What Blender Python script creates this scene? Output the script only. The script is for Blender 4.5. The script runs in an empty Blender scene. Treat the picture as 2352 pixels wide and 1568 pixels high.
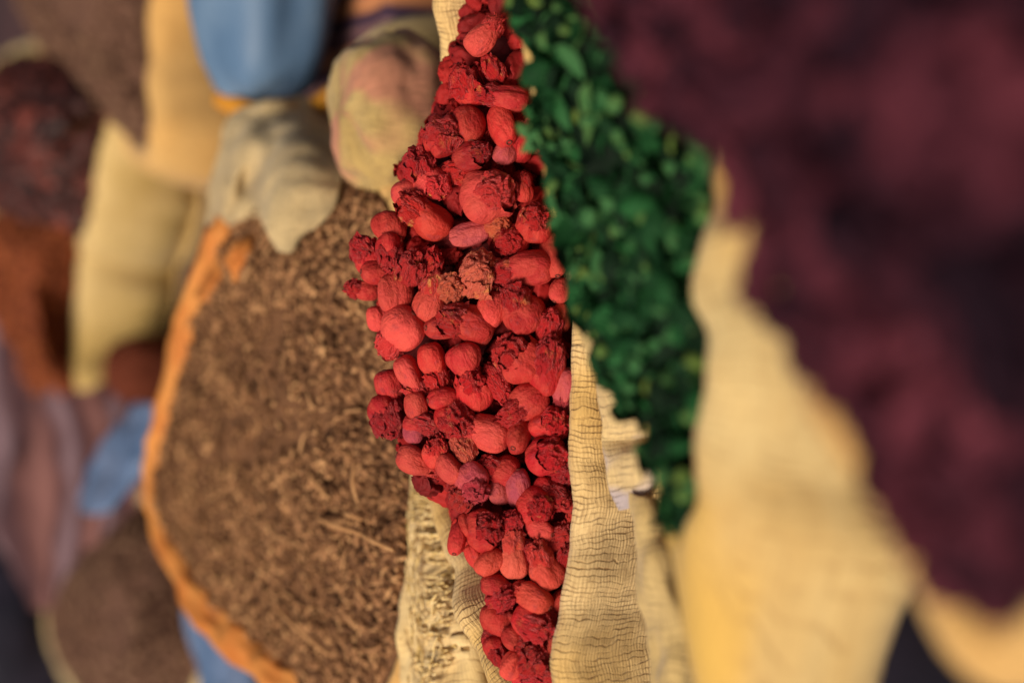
import bpy, math, random
from mathutils import Vector, Matrix, noise
from mathutils.bvhtree import BVHTree

random.seed(7)
R = math.radians
TAU = 2 * math.pi
scene = bpy.context.scene
col = scene.collection

# ------------------------------------------------------------------ camera
CAM = Vector((0, 0, 1.15))
PITCH = R(35)
FWD = Vector((0, math.cos(PITCH), -math.sin(PITCH)))
UP = Vector((0, math.sin(PITCH), math.cos(PITCH)))
RIGHT = Vector((1, 0, 0))
IX, IY = -UP, RIGHT              # the photographer held the camera on its side
LENS, SENS = 50.0, 36.0
PW, PH = 2352.0, 1568.0
FOCUS, FSTOP = 0.922, 2.0

cam_d = bpy.data.cameras.new('camera')
cam_d.lens = LENS
cam_d.sensor_width = SENS
cam_d.sensor_fit = 'HORIZONTAL'
cam_d.clip_start = 0.02
cam_d.clip_end = 200
cam_d.dof.use_dof = True
cam_d.dof.focus_distance = FOCUS
cam_d.dof.aperture_fstop = FSTOP
cam = bpy.data.objects.new('camera', cam_d)
col.objects.link(cam)
m = Matrix.Identity(4)
for i, ax in enumerate((IX, IY, -FWD)):
    for j in range(3):
        m[j][i] = ax[j]
m.translation = CAM
cam.matrix_world = m
scene.camera = cam


def ray(px, py):
    return FWD + IX * ((px - PW / 2) / PW * SENS / LENS) + IY * (-(py - PH / 2) / PW * SENS / LENS)


def P(px, py, d):
    return CAM + ray(px, py) * d


def HZ(px, py, z):
    r = ray(px, py)
    return CAM + r * ((z - CAM.z) / r.z)


PXM = SENS / LENS / PW           # metres per photo pixel at 1 m

# ------------------------------------------------------------------ helpers


def lerp(a, b, t):
    return a + (b - a) * t


def sstep(a, b, x):
    t = max(0.0, min(1.0, (x - a) / (b - a)))
    return t * t * (3 - 2 * t)


def nz(x, y=0.0, z=0.0):
    return noise.noise(Vector((x, y, z)))


def ridge(p, o=3):
    v, a, f = 0.0, 0.6, 1.0
    for _ in range(o):
        v += a * (1 - 2 * abs(noise.noise(p * f)))
        f *= 2.1
        a *= 0.5
    return v


def catmull(pts, n, closed=False):
    k = len(pts)
    out = []
    segs = k if closed else k - 1
    for i in range(n):
        t = i / n * segs if closed else i / (n - 1) * segs
        s = min(int(t), segs - 1)
        f = t - s
        if closed:
            p0, p1, p2, p3 = (pts[(s + q) % k] for q in (-1, 0, 1, 2))
        else:
            p0, p1, p2, p3 = pts[max(s - 1, 0)], pts[s], pts[s + 1], pts[min(s + 2, k - 1)]
        out.append(0.5 * ((2 * p1) + (p2 - p0) * f + (2 * p0 - 5 * p1 + 4 * p2 - p3) * f * f
                          + (3 * p1 - p0 - 3 * p2 + p3) * f ** 3))
    return out


def evenly(loop):
    """resample a closed polyline by arc length"""
    n = len(loop)
    L = [0.0]
    for i in range(n):
        L.append(L[-1] + (loop[(i + 1) % n] - loop[i]).length)
    out, j = [], 0
    for i in range(n):
        t = L[-1] * i / n
        while L[j + 1] < t:
            j += 1
        f = (t - L[j]) / max(L[j + 1] - L[j], 1e-9)
        out.append(loop[j].lerp(loop[(j + 1) % n], f))
    return out, L[-1]


def mesh_obj(name, verts, faces, mat, parent=None, uvs=None, smooth=True, tint=None):
    me = bpy.data.meshes.new(name)
    me.from_pydata([tuple(v) for v in verts], [], faces)
    if smooth:
        me.polygons.foreach_set('use_smooth', [True] * len(me.polygons))
    if uvs:
        lay = me.uv_layers.new(name='UVMap')
        buf = []
        for l in me.loops:
            buf.extend(uvs[l.vertex_index])
        lay.data.foreach_set('uv', buf)
    if tint:
        at = me.attributes.new('tint', 'FLOAT', 'POINT')
        at.data.foreach_set('value', tint)
    me.materials.append(mat)
    me.update()
    o = bpy.data.objects.new(name, me)
    col.objects.link(o)
    if parent:
        o.parent = parent
    return o


def tag(o, label=None, cat=None, group=None, kind=None):
    if label:
        o['label'] = label
    if cat:
        o['category'] = cat
    if group:
        o['group'] = group
    if kind:
        o['kind'] = kind
    return o


def empty(name, loc, label, cat, group=None):
    o = bpy.data.objects.new(name, None)
    o.empty_display_size = 0.02
    o.location = loc
    col.objects.link(o)
    return tag(o, label, cat, group)


def grid_faces(nu, nv, closed=False, off=0):
    f = []
    for j in range(nv - 1):
        for i in range(nu if closed else nu - 1):
            a = off + j * nu + i
            b = off + j * nu + (i + 1) % nu
            f.append((a, b, b + nu, a + nu))
    return f


# ------------------------------------------------------------------ materials
class NT:
    def __init__(self, name):
        self.m = bpy.data.materials.new(name)
        self.m.use_nodes = True
        self.t = self.m.node_tree
        self.t.nodes.clear()
        self.out = self.n('ShaderNodeOutputMaterial')
        self.b = self.n('ShaderNodeBsdfPrincipled')
        self.l(self.b.outputs[0], self.out.inputs[0])

    def n(self, kind, **kw):
        nd = self.t.nodes.new(kind)
        for k, v in kw.items():
            setattr(nd, k, v)
        return nd

    def l(self, a, b):
        self.t.links.new(a, b)

    def put(self, sock, v):
        if isinstance(v, bpy.types.NodeSocket):
            self.l(v, sock)
        elif isinstance(v, tuple) and len(v) == 3 and sock.type == 'RGBA':
            sock.default_value = (*v, 1)
        else:
            sock.default_value = v

    def math(self, op, a, b=0.0, c=0.0):
        nd = self.n('ShaderNodeMath', operation=op)
        self.put(nd.inputs[0], a)
        self.put(nd.inputs[1], b)
        self.put(nd.inputs[2], c)
        return nd.outputs[0]

    def ramp(self, v, a, b, lo=0.0, hi=1.0):
        nd = self.n('ShaderNodeMapRange', interpolation_type='SMOOTHSTEP')
        self.put(nd.inputs[0], v)
        self.put(nd.inputs[1], a)
        self.put(nd.inputs[2], b)
        self.put(nd.inputs[3], lo)
        self.put(nd.inputs[4], hi)
        return nd.outputs[0]

    def mix(self, f, a, b, mode='MIX'):
        nd = self.n('ShaderNodeMix', data_type='RGBA', blend_type=mode)
        self.put(nd.inputs[0], f)
        self.put(nd.inputs[6], a)
        self.put(nd.inputs[7], b)
        return nd.outputs[2]

    def noise(self, vec, scale, detail=4.0, rough=0.55, dist=0.0):
        nd = self.n('ShaderNodeTexNoise')
        self.put(nd.inputs['Vector'], vec)
        nd.inputs['Scale'].default_value = scale
        nd.inputs['Detail'].default_value = detail
        nd.inputs['Roughness'].default_value = rough
        nd.inputs['Distortion'].default_value = dist
        return nd.outputs[0]

    def coord(self, which='Object'):
        return self.n('ShaderNodeTexCoord').outputs[which]

    def scaled(self, vec, s):
        nd = self.n('ShaderNodeMapping')
        self.put(nd.inputs[0], vec)
        nd.inputs[3].default_value = s
        return nd.outputs[0]

    def bump(self, h, strength, dist):
        nd = self.n('ShaderNodeBump')
        self.put(nd.inputs['Height'], h)
        nd.inputs['Strength'].default_value = strength
        nd.inputs['Distance'].default_value = dist
        self.l(nd.outputs[0], self.b.inputs['Normal'])

    def fin(self, color, rough=0.8, spec=0.3, sheen=0.0):
        self.put(self.b.inputs['Base Color'], color)
        self.put(self.b.inputs['Roughness'], rough)
        self.b.inputs['Specular IOR Level'].default_value = spec
        self.b.inputs['Sheen Weight'].default_value = sheen
        return self.m


def burlap(name, base, dark, gold, su=0.0052, sv=0.0024, gapw=0.55, depth=0.9, stain=None, stain_at=0.55, stain_scale=9.0):
    """woven jute: thick yarns along v, finer rows along u, with loose dark gaps"""
    k = NT(name)
    uv = k.coord('UV')
    wob = k.noise(uv, 26.0, 3.0)
    wob2 = k.noise(uv, 150.0, 2.0)
    sep = k.n('ShaderNodeSeparateXYZ')
    k.l(uv, sep.inputs[0])
    u, v = sep.outputs[0], sep.outputs[1]
    uw = k.math('ADD', u, k.math('ADD', k.math('MULTIPLY', wob, 0.016), k.math('MULTIPLY', wob2, 0.003)))
    vw = k.math('ADD', v, k.math('MULTIPLY', wob, 0.010))
    a = k.math('SINE', k.math('MULTIPLY', uw, TAU / su))
    b = k.math('SINE', k.math('MULTIPLY', vw, TAU / sv))
    mask = k.ramp(k.noise(k.scaled(uv, (1, 0.5, 1)), 95.0, 4.0), 0.38, 0.66)
    gap = k.math('MULTIPLY', k.ramp(a, 0.62, 1.0), k.math('ADD', k.math('MULTIPLY', mask, 0.92), 0.08))
    mask2 = k.ramp(k.noise(uv, 120.0, 2.0), 0.45, 0.65)
    gap2 = k.math('MULTIPLY', k.ramp(b, 0.5, 1.0), mask2)
    fib = k.noise(k.scaled(uv, (60, 700, 1)), 1.0, 3.0)
    fib2 = k.noise(k.scaled(uv, (900, 160, 1)), 1.0, 3.0)
    blot = k.noise(uv, 7.0, 4.0)
    c = k.mix(k.ramp(blot, 0.35, 0.68), base, gold)
    c = k.mix(k.math('MULTIPLY', k.ramp(fib, 0.4, 0.75), 0.35), c, dark)
    c = k.mix(k.math('MULTIPLY', k.ramp(fib2, 0.5, 0.8), 0.25), c, dark)
    if stain:
        sm = k.ramp(k.noise(uv, stain_scale, 2.0), stain_at, stain_at + 0.10)
        c = k.mix(k.math('MULTIPLY', sm, 0.8), c, stain)
    c = k.mix(k.math('MULTIPLY', gap, gapw), c, dark)
    c = k.mix(k.math('MULTIPLY', gap2, gapw * 0.45), c, dark)
    h = k.math('SUBTRACT', k.math('MULTIPLY', fib, 0.35), k.math('ADD', gap, k.math('MULTIPLY', gap2, 0.5)))
    h = k.math('ADD', h, k.math('MULTIPLY', b, 0.12))
    k.bump(h, depth, 0.0010)
    return k.fin(c, 0.85, 0.2, 0.15)


def cloth_mat(name, c1, c2, scale=12.0, rough=0.75, spec=0.3, fine=260.0):
    k = NT(name)
    o = k.coord('Object')
    c = k.mix(k.ramp(k.noise(o, scale, 4.0), 0.35, 0.68), c1, c2)
    k.bump(k.noise(o, fine, 3.0), 0.5, 0.001)
    return k.fin(c, rough, spec)


def striped_mat(name, cols, width, axis=0):
    """woven stripes along v"""
    k = NT(name)
    uv = k.coord('UV')
    sep = k.n('ShaderNodeSeparateXYZ')
    k.l(uv, sep.inputs[0])
    u = k.math('ADD', sep.outputs[axis], k.math('MULTIPLY', k.noise(uv, 8.0), 0.01))
    f = k.math('FRACT', k.math('DIVIDE', u, width))
    rp = k.n('ShaderNodeValToRGB')
    rp.color_ramp.interpolation = 'LINEAR'
    el = rp.color_ramp.elements
    while len(el) < len(cols):
        el.new(0.5)
    for e, (p, cc) in zip(el, cols):
        e.position = p
        e.color = (*cc, 1)
    k.l(f, rp.inputs[0])
    k.bump(k.noise(uv, 300.0), 0.4, 0.001)
    return k.fin(rp.outputs[0], 0.85, 0.2)


def tinted(name, stops, rough=0.75, spec=0.25, noise_scale=120.0, bump=0.4):
    """colour runs along a per-piece tint"""
    k = NT(name)
    at = k.n('ShaderNodeAttribute', attribute_name='tint')
    o = k.coord('Object')
    t = k.math('ADD', at.outputs['Fac'], k.math('MULTIPLY', k.math('SUBTRACT', k.noise(o, noise_scale, 3.0), 0.5), 0.35))
    rp = k.n('ShaderNodeValToRGB')
    el = rp.color_ramp.elements
    while len(el) < len(stops):
        el.new(0.5)
    for e, (p, cc) in zip(el, stops):
        e.position = p
        e.color = (*cc, 1)
    k.l(t, rp.inputs[0])
    k.bump(k.noise(o, noise_scale * 5, 3.0), bump, 0.001)
    return k.fin(rp.outputs[0], rough, spec)


def pod_mat(name, petal):
    k = NT(name)
    oi = k.n('ShaderNodeObjectInfo')
    o = k.coord('Object')
    c0 = oi.outputs['Color']
    off = k.n('ShaderNodeVectorMath', operation='MULTIPLY_ADD')
    k.l(oi.outputs['Random'], off.inputs[0])
    off.inputs[1].default_value = (17, 31, 23)
    k.l(o, off.inputs[2])
    ov = off.outputs[0]
    if petal:
        deep = k.mix(1.0, c0, (0.92, 0.78, 0.8), 'MULTIPLY')
        c = k.mix(k.ramp(k.noise(ov, 4.0, 4.0, 0.6), 0.35, 0.65), deep, c0)
        amt = k.math('MULTIPLY', k.ramp(k.noise(ov, 2.6, 4.0, 0.65), 0.56, 0.72), oi.outputs['Alpha'])
        c = k.mix(amt, c, (0.70, 0.26, 0.07))
        vein = k.noise(k.scaled(ov, (9, 9, 2.5)), 1.6, 4.0, 0.6, 0.6)
        c = k.mix(k.math('MULTIPLY', k.ramp(vein, 0.58, 0.74), 0.35), c, k.mix(1.0, c0, (0.6, 0.5, 0.52), 'MULTIPLY'))
        k.bump(k.math('ADD', vein, k.math('MULTIPLY', k.noise(ov, 14.0, 3.0), 0.3)), 0.55, 0.03)
        return k.fin(c, 0.5, 0.4)
    pale = k.mix(0.3, c0, (0.64, 0.10, 0.06))
    c = k.mix(k.ramp(k.noise(ov, 2.4, 4.0, 0.6), 0.38, 0.66), c0, pale)
    streak = k.noise(k.scaled(ov, (4, 4, 1.5)), 1.7, 5.0, 0.6, .5)
    c = k.mix(k.math('MULTIPLY', k.ramp(streak, 0.5, 0.78), 0.4), c, k.mix(1.0, c0, (0.55, 0.5, 0.6), 'MULTIPLY'))
    speck = k.noise(ov, 26.0, 2.0)
    c = k.mix(k.math('MULTIPLY', k.ramp(speck, 0.62, 0.74), 0.4), c, k.mix(1.0, c0, (0.45, 0.4, 0.45), 'MULTIPLY'))
    blotch = k.noise(ov, 3.3, 3.0, 0.55)
    c = k.mix(k.math('MULTIPLY', k.ramp(blotch, 0.58, 0.7), 0.30), c, (0.20, 0.035, 0.05))
    k.bump(k.math('ADD', k.math('MULTIPLY', streak, 0.5), k.math('MULTIPLY', k.noise(ov, 9.0, 3.0), 0.35)), 0.35, 0.02)
    return k.fin(c, 0.66, 0.18, 0.0)


M = {}
M['burlap'] = burlap('woven_burlap', (0.74, 0.52, 0.25), (0.22, 0.095, 0.025), (0.66, 0.40, 0.12), su=.0036, sv=.0021, gapw=0.8)
M['burlap_print'] = burlap('printed_burlap', (0.64, 0.46, 0.22), (0.22, 0.12, 0.05), (0.60, 0.42, 0.18), gapw=0.45,
                           stain=(0.42, 0.36, 0.42), stain_at=0.46, stain_scale=14.0)
M['burlap_gold'] = burlap('golden_burlap', (0.62, 0.46, 0.215), (0.36, 0.20, 0.07), (0.60, 0.36, 0.11), gapw=0.45, depth=.6, stain=(0.66, 0.39, 0.06), stain_at=0.53, stain_scale=7.0)
M['burlap_olive'] = burlap('olive_burlap', (0.60, 0.42, 0.18), (0.24, 0.15, 0.06), (0.48, 0.32, 0.10), gapw=0.3, depth=.4)
M['burlap_warm'] = burlap('warm_burlap', (0.62, 0.37, 0.13), (0.26, 0.13, 0.05), (0.60, 0.33, 0.10), gapw=0.3, depth=.4)
M['burlap_grey'] = burlap('greyed_burlap', (0.66, 0.48, 0.24), (0.26, 0.18, 0.09), (0.38, 0.27, 0.14), gapw=0.3)
M['burlap_stain'] = burlap('pink_stained_burlap', (0.52, 0.36, 0.14), (0.2, 0.10, 0.04), (0.45, 0.30, 0.10), gapw=0.6,
                           stain=(0.48, 0.17, 0.12), stain_at=0.46, stain_scale=10.0)
M['orange'] = cloth_mat('orange_cotton', (0.56, 0.22, 0.05), (0.46, 0.14, 0.025), 18.0)
M['strap'] = cloth_mat('orange_strap', (0.62, 0.26, 0.02), (0.50, 0.20, 0.02), 30.0)
M['blue'] = cloth_mat('blue_cloth', (0.085, 0.155, 0.27), (0.14, 0.22, 0.34), 9.0, 0.55, 0.4)
M['blue_plastic'] = cloth_mat('blue_plastic', (0.085, 0.14, 0.26), (0.15, 0.20, 0.33), 14.0, 0.45, 0.4)
M['dark_cloth'] = cloth_mat('dark_cloth', (0.035, 0.017, 0.02), (0.06, 0.028, 0.03), 6.0)
M['navy'] = cloth_mat('navy_filler', (0.010, 0.010, 0.020), (0.018, 0.014, 0.028), 6.0)
M['ground'] = cloth_mat('packed_earth', (0.045, 0.03, 0.025), (0.08, 0.05, 0.04), 5.0, 0.95, 0.1, 60.0)
M['stripes'] = striped_mat('striped_weave', [(0.0, (0.03, 0.02, 0.05)), (0.22, (0.05, 0.025, 0.05)), (0.36, (0.50, 0.20, 0.08)),
                                             (0.62, (0.42, 0.17, 0.09)), (0.72, (0.04, 0.02, 0.05)), (0.95, (0.22, 0.11, 0.11))], 0.045)
M['mauve'] = striped_mat('mauve_weave', [(0.0, (0.07, 0.026, 0.026)), (0.3, (0.20, 0.088, 0.078)), (0.5, (0.07, 0.028, 0.030)),
                                         (0.7, (0.19, 0.12, 0.14)), (0.85, (0.06, 0.026, 0.03))], 0.26, 1)
M['calyx'] = pod_mat('red_calyx', False)
M['petal'] = pod_mat('red_petal', True)
M['scar'] = cloth_mat('stalk_scar', (0.12, 0.02, 0.015), (0.20, 0.04, 0.025), 60.0)
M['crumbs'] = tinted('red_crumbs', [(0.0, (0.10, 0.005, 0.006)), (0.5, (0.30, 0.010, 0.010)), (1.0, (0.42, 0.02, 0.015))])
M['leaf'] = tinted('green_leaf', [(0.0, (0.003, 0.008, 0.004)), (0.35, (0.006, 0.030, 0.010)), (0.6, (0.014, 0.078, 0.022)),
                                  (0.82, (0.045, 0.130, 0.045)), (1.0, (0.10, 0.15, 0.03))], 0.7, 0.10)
M['purple'] = tinted('purple_flower', [(0.0, (0.010, 0.003, 0.008)), (0.4, (0.044, 0.009, 0.017)), (0.75, (0.088, 0.017, 0.028)),
                                       (1.0, (0.15, 0.032, 0.048))], 0.85, 0.12)
M['spice'] = tinted('brown_spice', [(0.0, (0.05, 0.022, 0.011)), (0.35, (0.18, 0.082, 0.038)), (0.7, (0.36, 0.175, 0.08)),
                                    (1.0, (0.55, 0.30, 0.135))], 0.85, 0.15)
M['straw'] = cloth_mat('dry_straw', (0.36, 0.17, 0.065), (0.46, 0.24, 0.10), 60.0)
M['rust'] = tinted('rust_spice', [(0.0, (0.10, 0.022, 0.010)), (0.5, (0.22, 0.055, 0.02)), (1.0, (0.32, 0.09, 0.03))], 0.85, 0.15)
M['maroon'] = tinted('maroon_berry', [(0.0, (0.012, 0.004, 0.004)), (0.6, (0.05, 0.012, 0.010)), (1.0, (0.16, 0.035, 0.025))], 0.6, 0.3)
M['taupe'] = tinted('taupe_spice', [(0.0, (0.06, 0.028, 0.022)), (0.5, (0.17, 0.085, 0.055)), (1.0, (0.28, 0.16, 0.10))], 0.85, 0.15)
M['thread'] = cloth_mat('jute_thread', (0.78, 0.58, 0.30), (0.66, 0.45, 0.16), 80.0)
M['burlap_pale'] = burlap('pale_burlap', (0.76, 0.57, 0.30), (0.34, 0.19, 0.07), (0.68, 0.45, 0.16), gapw=0.6, depth=.5)


# ------------------------------------------------------------------ sacks, heaps, cloths
def rim_loop(pts, n=220):
    loop, L = evenly(catmull([Vector(p) for p in pts], n, True))
    c = sum(loop, Vector()) / n
    area = sum((loop[i].x - c.x) * (loop[(i + 1) % n].y - c.y) - (loop[(i + 1) % n].x - c.x) * (loop[i].y - c.y) for i in range(n))
    if area < 0:
        loop.reverse()
    return loop, L


def normals(loop, s=5):
    n = len(loop)
    out = []
    for i in range(n):
        t = loop[(i + s) % n] - loop[(i - s) % n]
        out.append(Vector((t.y, -t.x, 0)).normalized())
    return out


COLLAR = [(-0.030, -0.090), (-0.016, -0.035), (-0.006, -0.006), (0.0, 0.0), (0.006, -0.001), (0.011, -0.008),
          (0.014, -0.024), (0.017, -0.045), (0.022, -0.075), (0.030, -0.12), (0.040, -0.18)]


def sack(name, pts, mat, parent, zb=0.0, prof=COLLAR, wr=0.006, seed=0.0, n=220, rim_wave=0.004, fine=0.0, pull=0.0, back=1.0, left=0.0):
    loop, L = rim_loop(pts, n)
    nor = normals(loop)
    # dense profile
    pp = catmull([Vector((a, b, 0)) for a, b in prof], 44)
    zlow = min(v.z for v in loop) + prof[-1][1]
    rows = [(p.x, p.y, None) for p in pp]
    k = 10
    for j in range(1, k + 1):
        t = j / k
        rows.append((prof[-1][0] + 0.02 * math.sin(t * math.pi) - pull * t * t, None, t))
    verts, uvs = [], []
    vacc = 0.0
    prev = None
    for (o, dz, t) in rows:
        if prev is not None:
            vacc += math.hypot(o - prev[0], (dz if dz is not None else -0.05) - prev[1]) if dz is not None else abs(zlow - zb) / k
        prev = (o, dz if dz is not None else 0)
        for i, (p, q) in enumerate(zip(loop, nor)):
            a = i / n * TAU
            ca, sa = math.cos(a) * L * 3.2, math.sin(a) * L * 3.2
            z = p.z + dz if dz is not None else lerp(p.z + prof[-1][1], zb, t)
            depth = max(0.0, p.z - z)
            amp = wr * (0.25 + sstep(0.0, 0.12, depth))
            w = amp * (nz(ca + seed, sa, z * 4) + 0.6 * nz(ca * 2.6, sa * 2.6 + seed, z * 9))
            w += rim_wave * nz(ca * 1.7 + seed, sa * 1.7, 4.4)
            if fine:
                w += fine * nz(ca * 7 + seed, sa * 7, z * 16)
            zz = z + rim_wave * 1.2 * nz(ca * 1.4, sa * 1.4 + seed, 9.1) * (1 if t is None else 0)
            oo = o * (1 - (1 - back) * sstep(-.2, .5, q.y)) if o > 0 else o
            qx = Vector((q.x * (1 + left * sstep(.1, .8, -q.x)), q.y, 0))
            v = p + (qx if o > 0 else q) * (oo + w * (1 if back == 1 else lerp(1, .4, sstep(-.2, .5, q.y))))
            verts.append((v.x, v.y, max(zz, zb)))
            uvs.append((i / n * L, vacc))
    faces = grid_faces(n, len(rows), True)
    # seam: duplicate the first column so the weave does not smear
    nv = len(verts)
    R_ = len(rows)
    for j in range(R_):
        verts.append(verts[j * n])
        uvs.append((L, uvs[j * n][1]))
    faces = [tuple((nv + (x // n)) if (x % n == 0 and (f[0] % n == n - 1)) else x for x in f) for f in faces]
    o = mesh_obj(name, verts, faces, mat, parent, uvs)
    sm = o.modifiers.new('thick', 'SOLIDIFY')
    sm.thickness = 0.0022
    sm.offset = -1
    return o, loop


class Mound:
    def __init__(self, loop, spine, inset=0.012, drop=0.012, power=1.5, rough=0.004, freq=30.0, seed=0.0):
        self.n = len(loop)
        nor = normals(loop)
        self.rim = [p - q * inset - Vector((0, 0, drop)) for p, q in zip(loop, nor)]
        self.sp = [Vector(s) for s in spine]
        self.power, self.rough, self.freq, self.seed = power, rough, freq, seed

    def raw(self, a, r):
        i = a * self.n
        k = int(i) % self.n
        p = self.rim[k].lerp(self.rim[(k + 1) % self.n], i - int(i))
        s0, s1 = self.sp[0], self.sp[-1]
        d = (s1 - s0)
        t = 0.5 if d.length < 1e-6 else max(0, min(1, (p - s0).dot(d) / d.length_squared))
        s = s0 + d * t
        z = p.z + (s.z - p.z) * (1 - r ** self.power)
        return Vector((lerp(s.x, p.x, r), lerp(s.y, p.y, r), z))

    def at(self, a, r):
        v = self.raw(a, r)
        f = self.freq
        v.z += self.rough * (nz(v.x * f + self.seed, v.y * f, v.z * f) + 0.5 * nz(v.x * f * 2.7, v.y * f * 2.7 + self.seed, 1))
        return v

    def frame(self, a, r):
        p = self.at(a, r)
        t1 = self.raw((a + 0.01) % 1.0, max(r, .05)) - self.raw((a - 0.01) % 1.0, max(r, .05))
        t2 = self.raw(a, min(r + 0.02, 1)) - self.raw(a, max(r - 0.02, 0))
        nn = t1.cross(t2)
        if nn.z < 0:
            nn = -nn
        if nn.length < 1e-9:
            nn = Vector((0, 0, 1))
        return p, nn.normalized()

    def mesh(self, nr=40):
        v, f = [], []
        for j in range(nr + 1):
            for i in range(self.n):
                v.append(self.at(i / self.n, (j / nr)))
        f = grid_faces(self.n, nr + 1, True)
        return v, f


def rnd_dir():
    while True:
        v = Vector((random.uniform(-1, 1), random.uniform(-1, 1), random.uniform(-1, 1)))
        if 0.05 < v.length < 1:
            return v.normalized()


def basis(z, spin):
    z = z.normalized()
    a = Vector((1, 0, 0)) if abs(z.x) < 0.8 else Vector((0, 1, 0))
    x = a.cross(z).normalized()
    y = z.cross(x)
    x2 = x * math.cos(spin) + y * math.sin(spin)
    return x2, z.cross(x2), z


class Bits:
    """many small loose pieces gathered in one mesh"""
    def __init__(self):
        self.v, self.f, self.t = [], [], []

    def add(self, vs, fs, tint):
        o = len(self.v)
        self.v.extend(vs)
        self.f.extend(tuple(o + i for i in q) for q in fs)
        self.t.extend([tint] * len(vs))

    def sliver(self, p, d, l, w, h, tint):
        x, y, z = basis(d, random.uniform(0, TAU))
        bend = x * l * random.uniform(-.2, .2)
        vs = []
        for s, k in ((-.5, .7), (0, 1), (.5, .6)):
            c = p + z * l * s + (bend if s == 0 else Vector())
            for a, b in ((-1, -1), (1, -1), (1, 1), (-1, 1)):
                vs.append(c + x * a * w * .5 * k + y * b * h * .5 * k)
        fs = [(3, 2, 1, 0), (8, 9, 10, 11)]
        for j in (0, 4):
            for i in range(4):
                fs.append((j + i, j + (i + 1) % 4, j + 4 + (i + 1) % 4, j + 4 + i))
        self.add(vs, fs, tint)

    def leaf(self, p, d, up, l, w, tint, curl):
        """a cupped, pointed dry leaf"""
        z = d.normalized()
        x = z.cross(up)
        x = x.normalized() if x.length > 1e-4 else Vector((1, 0, 0))
        y = x.cross(z)
        vs = []
        prof = (0.12, 0.75, 1.0, 0.7, 0.08)
        for j, k in enumerate(prof):
            t = j / 4
            c = p + z * l * (t - .5) + y * (curl * l * (math.sin(t * math.pi)))
            for s in (-1, -.5, 0, .5, 1):
                vs.append(c + x * (s * w * .5 * k) - y * (abs(s) ** 1.5 * w * .35 * k * (1 if curl > 0 else -1)))
        fs = []
        for j in range(4):
            for i in range(4):
                a = j * 5 + i
                fs.append((a, a + 1, a + 6, a + 5))
        self.add(vs, fs, tint)

    def ball(self, p, r, tint, sx=1.0, lump=0.15, nu=10, nv=7):
        x, y, z = basis(rnd_dir(), 0)
        vs, fs = [], []
        sd = random.uniform(0, 50)
        for j in range(nv):
            th = math.pi * (j + .02) / (nv - .96)
            for i in range(nu):
                ph = TAU * i / nu
                d = Vector((math.sin(th) * math.cos(ph), math.sin(th) * math.sin(ph), math.cos(th)))
                rr = r * (1 + lump * 2 * noise.noise(d * 1.7 + Vector((sd, 0, 0))))
                vs.append(p + (x * d.x + y * d.y + z * d.z * sx) * rr)
        self.add(vs, grid_faces(nu, nv, True), tint)

    def build(self, name, mat, parent=None):
        return mesh_obj(name, self.v, self.f, mat, parent, tint=self.t)


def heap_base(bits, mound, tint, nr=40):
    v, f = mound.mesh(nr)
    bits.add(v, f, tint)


def sheet(name, rows, mat, parent=None, nu=60, nv=40, wr=0.004, freq=14.0, seed=0.0, thick=0.003, fine=0.0):
    """a cloth lofted through rows of 3D points"""
    dense = [catmull([Vector(p) for p in r], nu) for r in rows]
    cols = [catmull([dense[j][i] for j in range(len(rows))], nv) for i in range(nu)]
    verts, uvs = [], []
    g = [[cols[i][j] for i in range(nu)] for j in range(nv)]
    for j in range(nv):
        ul = 0.0
        for i in range(nu):
            p = g[j][i]
            du = g[j][min(i + 1, nu - 1)] - g[j][max(i - 1, 0)]
            dv = g[min(j + 1, nv - 1)][i] - g[max(j - 1, 0)][i]
            nn = du.cross(dv)
            nn = nn.normalized() if nn.length > 1e-9 else Vector((0, 0, 1))
            w = wr * (nz(p.x * freq + seed, p.y * freq, p.z * freq) + 0.5 * nz(p.x * freq * 2.4, p.y * freq * 2.4 + seed, p.z * freq * 2.4))
            if fine:
                w += fine * nz(i * 0.55 + seed, j * 0.12, 3.0)
            verts.append(p + nn * w)
    L = sum((g[nv // 2][i + 1] - g[nv // 2][i]).length for i in range(nu - 1))
    H = sum((g[j + 1][nu // 2] - g[j][nu // 2]).length for j in range(nv - 1))
    for j in range(nv):
        for i in range(nu):
            uvs.append((L * i / (nu - 1), H * j / (nv - 1)))
    o = mesh_obj(name, verts, grid_faces(nu, nv), mat, parent, uvs)
    s = o.modifiers.new('thick', 'SOLIDIFY')
    s.thickness = thick
    s.offset = 0
    return o


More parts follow.
